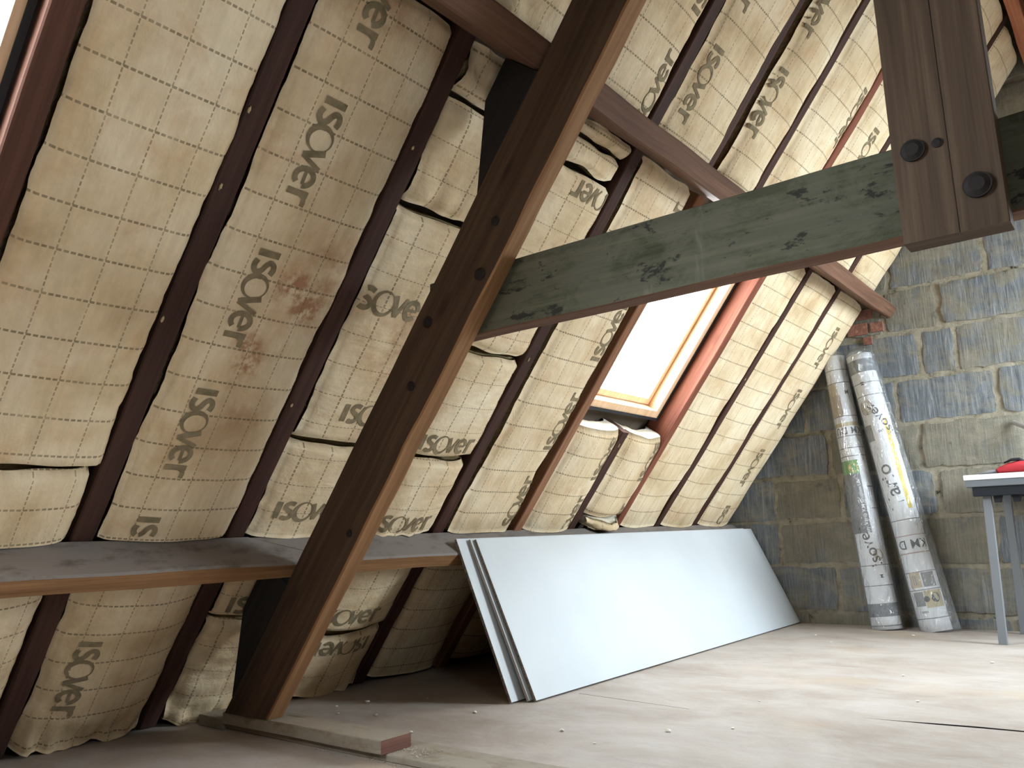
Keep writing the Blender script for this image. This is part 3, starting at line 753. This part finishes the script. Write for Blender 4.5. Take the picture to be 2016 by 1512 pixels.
# strip F
batt(2.052, 2.368, -.753, .602, 'long batt left of the rooflight with lettering reading upward along its right side', base=.014, bulge=.008, ph=(2.09, -.41), ends=(0, .02), seed=23, texts=[(2.358, -.757 + .012, 'U', TL), (2.355, -.401, 'U', TL), (2.345, -.043, 'U', TL), (2.35, .312, 'U', TL)])
batt(2.052, 2.385, .677, 1.93, 'batt above the upper purlin left over the rooflight, lettering reading down', bulge=.014, ph=(2.16, .62), ends=(.012, .02), seed=24, texts=[(2.085, .973, 'D', TL), (2.085, 1.32, 'D', TL)])
batt(2.052, 1.3 * 0 + 2.385, -1.388, -.83, 'batt in the dark below the low purlin, just left of the orange trimmer rafter', bulge=.02, ph=(2.1, -1), ends=(0, .02), seed=25)
# strip G, H under and above the rooflight
batt(2.462, 2.772, -.753, -.300, 'batt below the left half of the rooflight with bright wool top', bulge=.034, ph=(2.50, -.41), seed=26, texts=[(2.735, -.467 - .345, 'U', TL), (2.735, -.467 - .04, 'U', TL)], end_white=True, ends=(0, .06))
batt(2.835, 3.125, -.690, -.300, 'batt below the right half of the rooflight with bright wool top', bulge=.034, ph=(2.86, -.41), seed=27, texts=[(3.09, -.50, 'U', TL), (3.09, -.845, 'U', TL)], end_white=True, ends=(.03, .06))
batt(2.462, 2.728, .677, 1.93, 'batt above the upper purlin over the rooflight left half, lettering reading down', bulge=.024, ph=(2.50, .70), ends=(.012, .02), seed=28, texts=[(2.435 + .03, 1.075, 'D', TL), (2.46, 1.42, 'D', TL)])
batt(2.785, 3.125, .677, 1.93, 'batt above the upper purlin over the rooflight right half, print near its right edge', bulge=.024, ph=(2.82, .80), ends=(.012, .02), seed=29, texts=[(3.035, 1.25, 'D', TL)])
batt(3.185, 3.500, -.753, .602, 'plain batt directly right of the rooflight', bulge=.014, ph=(3.24, .02), ends=(0, .02), seed=30)
batt(3.185, 3.500, .677, 1.93, 'batt above the upper purlin right of the rooflight with one downward print', bulge=.024, ph=(3.22, .8), ends=(.012, .02), seed=31, texts=[(3.29, 1.19, 'D', TL)])
batt(3.558, 3.898, -.753, .602, 'plain batt second from the gable wall', bulge=.024, ph=(3.62, .02), ends=(0, .02), seed=32)
batt(3.558, 3.898, .677, 1.93, 'plain batt above the upper purlin, second from the gable wall', bulge=.02, ph=(3.62, .8), ends=(.012, .02), seed=33)
batt(3.956, 4.335, -.753, .602, 'batt next to the gable wall with a column of four small downward prints', bulge=.022, ph=(4.05, .05), ends=(0, .02), seed=34, texts=[(4.10, .447, 'D', TL), (4.105, .090, 'D', TL), (4.105, -.269, 'D', TL), (4.105, -.62, 'D', TL)])
batt(3.956, 4.345, .677, 1.93, 'top batt above the upper purlin against the gable wall', bulge=.02, ph=(4.05, .8), ends=(.012, .02), seed=35)
for k, (a, b) in enumerate(((2.462, 2.772), (2.835, 3.125), (3.185, 3.50), (3.558, 3.898), (3.956, 4.33))):
    batt(a, b, -1.388, -.83, 'batt below the low purlin hidden behind the white boards, ' + ('under rooflight left half', 'under rooflight right half', 'third from gable', 'second from gable', 'against gable')[k], bulge=.02, ph=(a, -1), seed=40 + k)
batt(2.86, 3.11, -.742, -.698, 'folded yellow wool scrap stuffed on the low purlin under the rooflight', bulge=.045, crumple=.03, seed=50, ph=(5, 5.04), end_white=True, ends=(.03, .03), base=.01)

TUFT = WOOL
random.seed(12)
for i, (y, s_, w) in enumerate(((.845, .26, 'far up the dark rafter left of the printed strip'), (.85, .10, 'midway up the dark rafter left of the printed strip'), (.842, -.20, 'on the dark rafter beside the plain batt, lower down'), (1.245, .33, 'high on the rafter left of the truss'), (1.238, -.36, 'low on the rafter left of the truss'), (2.012, -.10, 'on the reddish rafter right of the truss'), (3.52, .05, 'on the second rafter from the gable'), (2.80, -.36, 'on the rafter stub below the rooflight'))):
    bm = bmesh.new(); bmesh.ops.create_icosphere(bm, subdivisions=2, radius=1)
    a = random.uniform(.005, .009)
    for v in bm.verts:
        k = 1 + .6 * fr((v.co.x * 1.7, v.co.y * 1.7, v.co.z * 1.7), i); c = v.co.copy()
        v.co = SP(y + c.x * .003 * k, s_ + c.y * a * k, C0 + .0012 + c.z * .002 * k)
    tag(link_bm('wool_tuft', bm, TUFT, smooth=True), 'small pale wool tuft stuck ' + w, 'tuft', 'wool tufts caught on the rafters')

# ---------------------------------------------------------------- white boards leaning on the low purlin
def lean_board(x_b, x_t, z_t, ya_b, yb_b, ya_t, yb_t, th, label, core):
    d = Vector((x_t - x_b, 0, z_t)).normalized(); nrm = Vector((d.z, 0, -d.x)) * th     # front normal (towards +x)
    bm = bmesh.new()
    f0 = [Vector((x_b, ya_b, 0)), Vector((x_b, yb_b, 0)), Vector((x_t, yb_t, z_t)), Vector((x_t, ya_t, z_t))]
    lift = Vector((0, 0, max(0, nrm.z) + .001))
    fr_ = [bm.verts.new(p + lift) for p in f0]; bk = [bm.verts.new(p - nrm + lift) for p in f0]
    bm.faces.new(fr_); bm.faces.new(list(reversed(bk)))
    for i in range(4):
        j = (i + 1) % 4; f = bm.faces.new([fr_[i], bk[i], bk[j], fr_[j]]); f.material_index = 1
    bmesh.ops.recalc_face_normals(bm, faces=bm.faces)
    bmesh.ops.bevel(bm, geom=[e for e in bm.edges], offset=.0006, segments=1, affect='EDGES')
    tag(link_bm('melamine_board', bm, [BOARD, core]), label, 'board', 'white boards leaning on the low purlin')
lean_board(-1.564, -1.789, .484, 2.073, 4.372, 2.073, 4.372, .010, 'front board of the three leaning white boards, its whole pale face showing', CORE)
lean_board(-1.583, -1.803, .484, 2.062, 4.330, 2.060, 4.330, .010, 'middle board of the three leaning white boards, only its end showing', COREP)
lean_board(-1.614, -1.819, .487, 2.016, 4.340, 2.010, 4.340, .010, 'rear board of the three leaning white boards, a thin white strip showing', CORE)

# ---------------------------------------------------------------- rolls of membrane in plastic
def to_font(body, size):
    cu = bpy.data.curves.new('t', 'FONT'); cu.body = body; cu.size = size; cu.offset = size * .006; cu.resolution_u = 3; cu.align_x = 'CENTER'; cu.align_y = 'CENTER'
    o = bpy.data.objects.new('t', cu); COL.objects.link(o)
    dg = bpy.context.evaluated_depsgraph_get(); me = bpy.data.meshes.new_from_object(o.evaluated_get(dg))
    vs = [(v.co.x, v.co.y) for v in me.vertices]; fs = [list(p.vertices) for p in me.polygons]
    bpy.data.objects.remove(o); bpy.data.curves.remove(cu); bpy.data.meshes.remove(me)
    return vs, fs
class Roll:
    def __init__(s, b, t_, rb, rt, view):
        s.b, s.t, s.rb, s.rt = Vector(b), Vector(t_), rb, rt; s.ax = (s.t - s.b).normalized(); s.L = (s.t - s.b).length
        v = Vector(view) - s.b; v -= s.ax * v.dot(s.ax); s.f = v.normalized(); s.r = s.ax.cross(s.f); s.r.normalize()   # f faces the camera; r = right in view
        s.bm = bmesh.new()
    def P(s, a, h, off=0):               # a = angle right of the viewing side, h = metres up from the foot
        r = s.rb + (s.rt - s.rb) * h / s.L + off; return s.b + s.ax * h + (s.f * cos(a) + s.r * sin(a)) * r
    def patch(s, a0, a1, t0, t1, mat, off=.0006, outline=None):
        h0, h1 = s.L * (1 - t1), s.L * (1 - t0); n = max(2, int(abs(a1 - a0) / .12))
        m = max(1, int((h1 - h0) / .05))
        g = [[s.bm.verts.new(s.P(a0 + (a1 - a0) * i / n, h0 + (h1 - h0) * j / m, off)) for j in range(m + 1)] for i in range(n + 1)]
        for i in range(n):
            for j in range(m):
                f = s.bm.faces.new([g[i][j], g[i + 1][j], g[i + 1][j + 1], g[i][j + 1]]); f.material_index = mat; f.smooth = True
    def disc(s, a, t_, r, mat, off=.0012):
        h = s.L * (1 - t_); rr = s.rb + (s.rt - s.rb) * h / s.L
        vs = [s.bm.verts.new(s.P(a + r * cos(q) / rr, h + r * 1.1 * sin(q), off)) for q in [2 * pi * i / 20 for i in range(20)]]
        s.bm.faces.new(vs).material_index = mat
    def text(s, body, size, a, t_, rot, mat, off=.0014):
        vs, fs = to_font(body, size); h = s.L * (1 - t_); rr = s.rb; c_, q = cos(rot), sin(rot)
        vv = [s.bm.verts.new(s.P(a + (x * c_ - y * q) / rr, h + x * q + y * c_, off)) for x, y in vs]
        for f in fs:
            try: s.bm.faces.new([vv[i] for i in f]).material_index = mat
            except ValueError: pass
PM = [P_WHITE, P_GREY, P_LINE, P_BEIGE, P_BROWN, P_GREEN, P_ORANGE, P_YEL, P_DARK, P_SAND, P_RED, P_TXT]
CAMP = (0, 0, .5)
def make_roll(b, t_, rb, rt, label, deco, seed, bag):
    b, t_ = Vector(b), Vector(t_); R = Roll(b, t_, rb, rt, CAMP)
    root = empty('membrane_roll', b); tag(root, label, 'roll', 'plastic wrapped rolls against the block wall')
    cyl_bm(R.bm, b, t_, rb, rt, 48, 24)
    for f in R.bm.faces: f.smooth = len(f.verts) == 4
    deco(R); link_bm('roll_body', R.bm, PM, root)
    bm = bmesh.new(); n = 40; rings = 46; G = []
    for k in range(rings + 1):
        h = -.002 + (R.L + .045) * k / rings; ring = []
        for i in range(n):
            a = 2 * pi * i / n
            over = max(0, (h - R.L) / .045)
            off = .005 + .0035 * max(0, fr((a * 1.6, h * 9, seed), seed)) + bag * max(0, cos(a - 1.45)) ** 3 * (.25 + .75 * (1 - h / R.L)) 
            off -= over ** 1.5 * rt * .75
            p = R.P(a, min(h, R.L + .04), off); p.z = max(p.z, .0015); p.y = min(p.y, D - .016)
            ring.append(bm.verts.new(p))
        G.append(ring)
    for k in range(rings):
        for i in range(n):
            j = (i + 1) % n; f = bm.faces.new([G[k][i], G[k][j], G[k + 1][j], G[k + 1][i]]); f.smooth = True
    bm.faces.new(G[-1])
    link_bm('plastic_wrap', bm, WRAP, root)
A = 1.5
def deco1(R):
    for t_ in (.055, .105, .235, .31, .355, .385, .78, .85): R.patch(-A, A, t_, t_ + .003, 2)
    R.patch(-A, -.25, .108, .233, 3); R.patch(-1.0, -.1, .155, .235, 4); R.patch(-A, A, .26, .275, 9, .0003)
    R.text('M', .034, .55, .145, pi, 8); R.text('KM DU', .052, .08, .290, pi, 8)
    R.patch(-A, .28, .402, .452, 5); R.disc(-.20, .43, .022, 6)
    R.patch(-A, .28, .452, .667, 1); R.text('Easy Vario KM Duplex UV', .026, .03, .575, pi / 2, 11)
    R.patch(.62, A, .5, .505, 2); R.patch(.62, A, .58, .583, 2); R.text('M', .024, .35, .82, pi / 2, 8)
    R.text('isover', .080, -.12, .715, pi / 2 + .25, 8); R.disc(.42, .745, .024, 3)
    R.patch(-A, A, .912, .957, 1); R.patch(-A, A, .985, .99, 2)
def deco2(R):
    R.patch(-A, A, .022, .072, 1)
    for t_ in (.112, .16, .62, .80, .86, .955): R.patch(-A, A, t_, t_ + .003, 2)
    R.text('M', .026, -.3, .115, pi / 2, 8); R.disc(-.55, .205, .034, 2, .001); R.disc(-.55, .205, .028, 3)
    R.text('isover', .072, .30, .255, pi / 2 + .5, 8); R.patch(-A, -.55, .27, .33, 2, .0004)
    R.patch(.45, .80, .255, .585, 7); R.text('23/9', .018, .1, .30, .1, 8)
    R.text('Vario', .10, -.30, .50, pi / 2 + .12, 8); R.text('M', .022, .0, .50, pi / 2, 8)
    R.text('KM D', .058, .05, .705, pi, 8); R.patch(-A, A, .735, .739, 10); R.patch(-A, A, .675, .678, 10)
    R.patch(-.9, -.1, .80, .853, 3); R.patch(-.75, -.3, .812, .845, 2); R.patch(.0, .9, .805, .853, 2)
    R.patch(-.15, 1.1, .865, .922, 9); R.patch(-.9, -.2, .868, .915, 2); R.disc(-.05, .893, .012, 8); R.disc(.55, .89, .020, 8); R.text('OPEN', .012, -.4, .935, 0, 8)
make_roll((-1.112, 4.262, .001), (-1.243, 4.316, 1.347), .067, .052, 'left of the two wrapped rolls, with a green label and orange disc', deco1, 3, .004)
make_roll((-.900, 4.270, .001), (-1.116, 4.306, 1.335), .067, .060, 'right of the two wrapped rolls, with long yellow stripe and loose plastic', deco2, 8, .030)

# ---------------------------------------------------------------- work table
tb = empty('work_table', (-.2, 4.07, 0)); tag(tb, 'work table with pale top, black rail and grey metal legs at the right edge', 'table')
G_MET = M('grey_painted_steel', .5, (.17, .18, .195), .4).m; T_WH = M('white_table_edge', .5, (.82, .84, .85)).m; T_GR = M('grey_table_edge', .6, (.15, .165, .18)).m
def part_box(nm, x0, x1, y0, y1, z0, z1, m, par, bev=.002):
    bm = bmesh.new(); box_bm(bm, x0, x1, y0, y1, z0, z1); bmesh.ops.recalc_face_normals(bm, faces=bm.faces)
    bmesh.ops.bevel(bm, geom=bm.edges[:], offset=bev, segments=2, affect='EDGES'); return link_bm(nm, bm, m, par)
part_box('tabletop', -.648, .35, 3.895, 4.335, .661, .683, T_WH, tb)
part_box('top_edge', -.645, .35, 3.898, 4.332, .632, .661, T_GR, tb)
part_box('rail', -.622, .33, 3.905, 3.93, .593, .632, BLACK, tb); part_box('rail', -.60, .33, 4.28, 4.305, .593, .632, BLACK, tb)
for x in (-.555, -.487, .28):
    bm = bmesh.new(); prism_bm(bm, [(x, 3.925, .632), (x + .05, 3.925, .632), (x + .028, 3.925, .565), (x + .006, 3.925, .565)], [(x, 3.95, .632), (x + .05, 3.95, .632), (x + .028, 3.95, .565), (x + .006, 3.95, .565)])
    bmesh.ops.recalc_face_normals(bm, faces=bm.faces); link_bm('bracket', bm, BLACK, tb)
def leg(x0, y0, x1, y1, w=.032, z=.632):
    bm = bmesh.new(); timber_bm(bm, (x0 - w / 2, y0 - .012, z), (x1 - x0, y1 - y0, -z + .0005), (w, 0, 0), (0, .024, 0), seg=2, rough=0, bevel=.002)
    bmesh.ops.recalc_face_normals(bm, faces=bm.faces); link_bm('leg', bm, G_MET, tb)
leg(-.575, 3.942, -.583, 3.905); leg(-.545, 4.262, -.553, 4.285); leg(.27, 3.942, .28, 3.905); leg(.27, 4.262, .28, 4.285)

# work gloves on the table
def glove():
    RED = M('red_glove_cloth', .8, (.46, .035, .045)).m; GC = M('grey_glove_cuff', .8, (.22, .21, .21)).m
    root = empty('work_glove', (-.45, 3.98, .684)); tag(root, 'red work glove with grey cuff and black strap lying on the table', 'glove')
    def lump(nm, pts, m):
        me = bpy.data.meshes.new(nm); bm = bmesh.new(); prev = None
        vs = []
        for (p, r) in pts:
            ring = [bm.verts.new((p[0], p[1] + r[0] * cos(a), p[2] + r[1] * sin(a) + fr((p[0] * 30, a, 1), 3) * .005)) for a in [2 * pi * i / 14 for i in range(14)]]
            if prev: [bm.faces.new([prev[i], prev[(i + 1) % 14], ring[(i + 1) % 14], ring[i]]) for i in range(14)]
            else: bm.faces.new(ring)
            prev = ring
        bm.faces.new(list(reversed(prev))); bmesh.ops.recalc_face_normals(bm, faces=bm.faces)
        return link_bm(nm, bm, m, root, smooth=True)
    lump('glove_palm', [((-.545, 3.98, .694), (.016, .005)), ((-.52, 3.98, .700), (.045, .013)), ((-.49, 3.98, .706), (.05, .021)), ((-.44, 3.98, .710), (.052, .024)), ((-.40, 3.98, .706), (.05, .020)), ((-.38, 3.98, .700), (.04, .014))], RED)
    for k, (y, l) in enumerate(((3.935, .075), (3.962, .09), (3.99, .085), (4.017, .065))):
        lump('glove_finger', [((-.385, y, .700), (.012, .010)), ((-.35, y, .703), (.013, .012)), ((-.385 + l, y, .698), (.011, .010)), ((-.378 + l, y, .696), (.004, .004))], RED)
    lump('glove_cuff', [((-.60, 3.97, .690), (.03, .004)), ((-.57, 3.975, .693), (.04, .007)), ((-.53, 3.98, .697), (.042, .009))], GC)
    lump('glove_strap', [((-.50, 3.965, .728), (.012, .004)), ((-.475, 3.965, .738), (.018, .006)), ((-.445, 3.965, .738), (.018, .005)), ((-.425, 3.965, .731), (.012, .004))], BLACK)
glove()
bm = bmesh.new(); cyl_bm(bm, (-.492, 4.365, .932), (-.10, 4.10, .700), .011, .011, 16, 1); bmesh.ops.recalc_face_normals(bm, faces=bm.faces)
tag(link_bm('wooden_handle', bm, M('grey_wood_handle', .7, (.25, .23, .21)).m, smooth=False), 'grey round handle propped from the table against the block wall', 'handle')

# ---------------------------------------------------------------- crumbs and sawdust on the floor
CRL = ['below the front board, right of its lower corner', 'in the foreground between the red plank end and the boards', 'close to the left foot of the leaning boards', 'largest of those behind the truss foot, near the dark gap', 'just left of the largest behind the truss foot', 'behind the middle of the sole plate', 'nearest to the truss foot', 'just behind the red end of the sole plate', 'in the left foreground, very small', 'in front of the middle of the boards', 'just beyond the long crack', 'half way between the crack and the table leg', 'in the bright patch at the right edge', 'beyond the far end of the boards', 'right beside the near table leg', 'between the table leg and the right roll', 'between the boards and the left roll', 'in the shade left of the boards', 'left of the crack, very small']
CR = flat('white_crumb', (.72, .68, .60), .9)
def crumb(x, y, r, i):
    bm = bmesh.new(); bmesh.ops.create_icosphere(bm, subdivisions=2, radius=r)
    for v in bm.verts:
        k = 1 + .5 * fr((v.co.x / r, v.co.y / r, v.co.z / r), i); v.co = Vector((v.co.x * 1.3 * k, v.co.y * k, v.co.z * .6 * k))
    zm = min(v.co.z for v in bm.verts)
    bmesh.ops.translate(bm, verts=bm.verts, vec=(x, y, -zm)); tag(link_bm('wool_crumb', bm, CR), 'pale crumb on the floor ' + CRL[i], 'crumb', 'pale crumbs scattered on the floor')
for i, (x, y, r) in enumerate(((-1.055, 1.942, .006), (-1.289, 1.812, .0055), (-1.631, 1.867, .005), (-2.025, 1.812, .007), (-2.06, 1.72, .004), (-1.86, 1.70, .004), (-1.98, 1.66, .003), (-1.62, 1.60, .005), (-1.15, 1.75, .003), (-.93, 2.05, .0035), (-.62, 2.6, .004), (-.75, 3.0, .004), (-.55, 3.4, .005), (-1.2, 3.7, .004), (-.62, 4.1, .005), (-.95, 4.05, .005), (-1.33, 3.9, .004), (-1.9, 1.95, .003), (-1.0, 2.4, .003))):
    crumb(x, y, r, i)
bm = bmesh.new(); random.seed(9)
for i in range(150):
    k = random.random(); x = -1.72 + .45 * k; y = 1.362 + random.gauss(0, .006); 
    if random.random() < .45: x = -1.462 + random.random() * .10; y = 1.385 + random.random() * .075
    r = random.uniform(.0008, .0026); z0 = .0165 if y > 1.374 else 0
    if 1.366 < y <= 1.374: continue
    m_ = bmesh.ops.create_icosphere(bm, subdivisions=1, radius=r, matrix=Matrix.Translation((x, y, z0 + r * .5)))
tag(link_bm('sawdust', bm, flat('sawdust_pale', (.42, .36, .29), .95)), 'pale sawdust scattered along the sole plate edge', 'sawdust', kind='stuff')
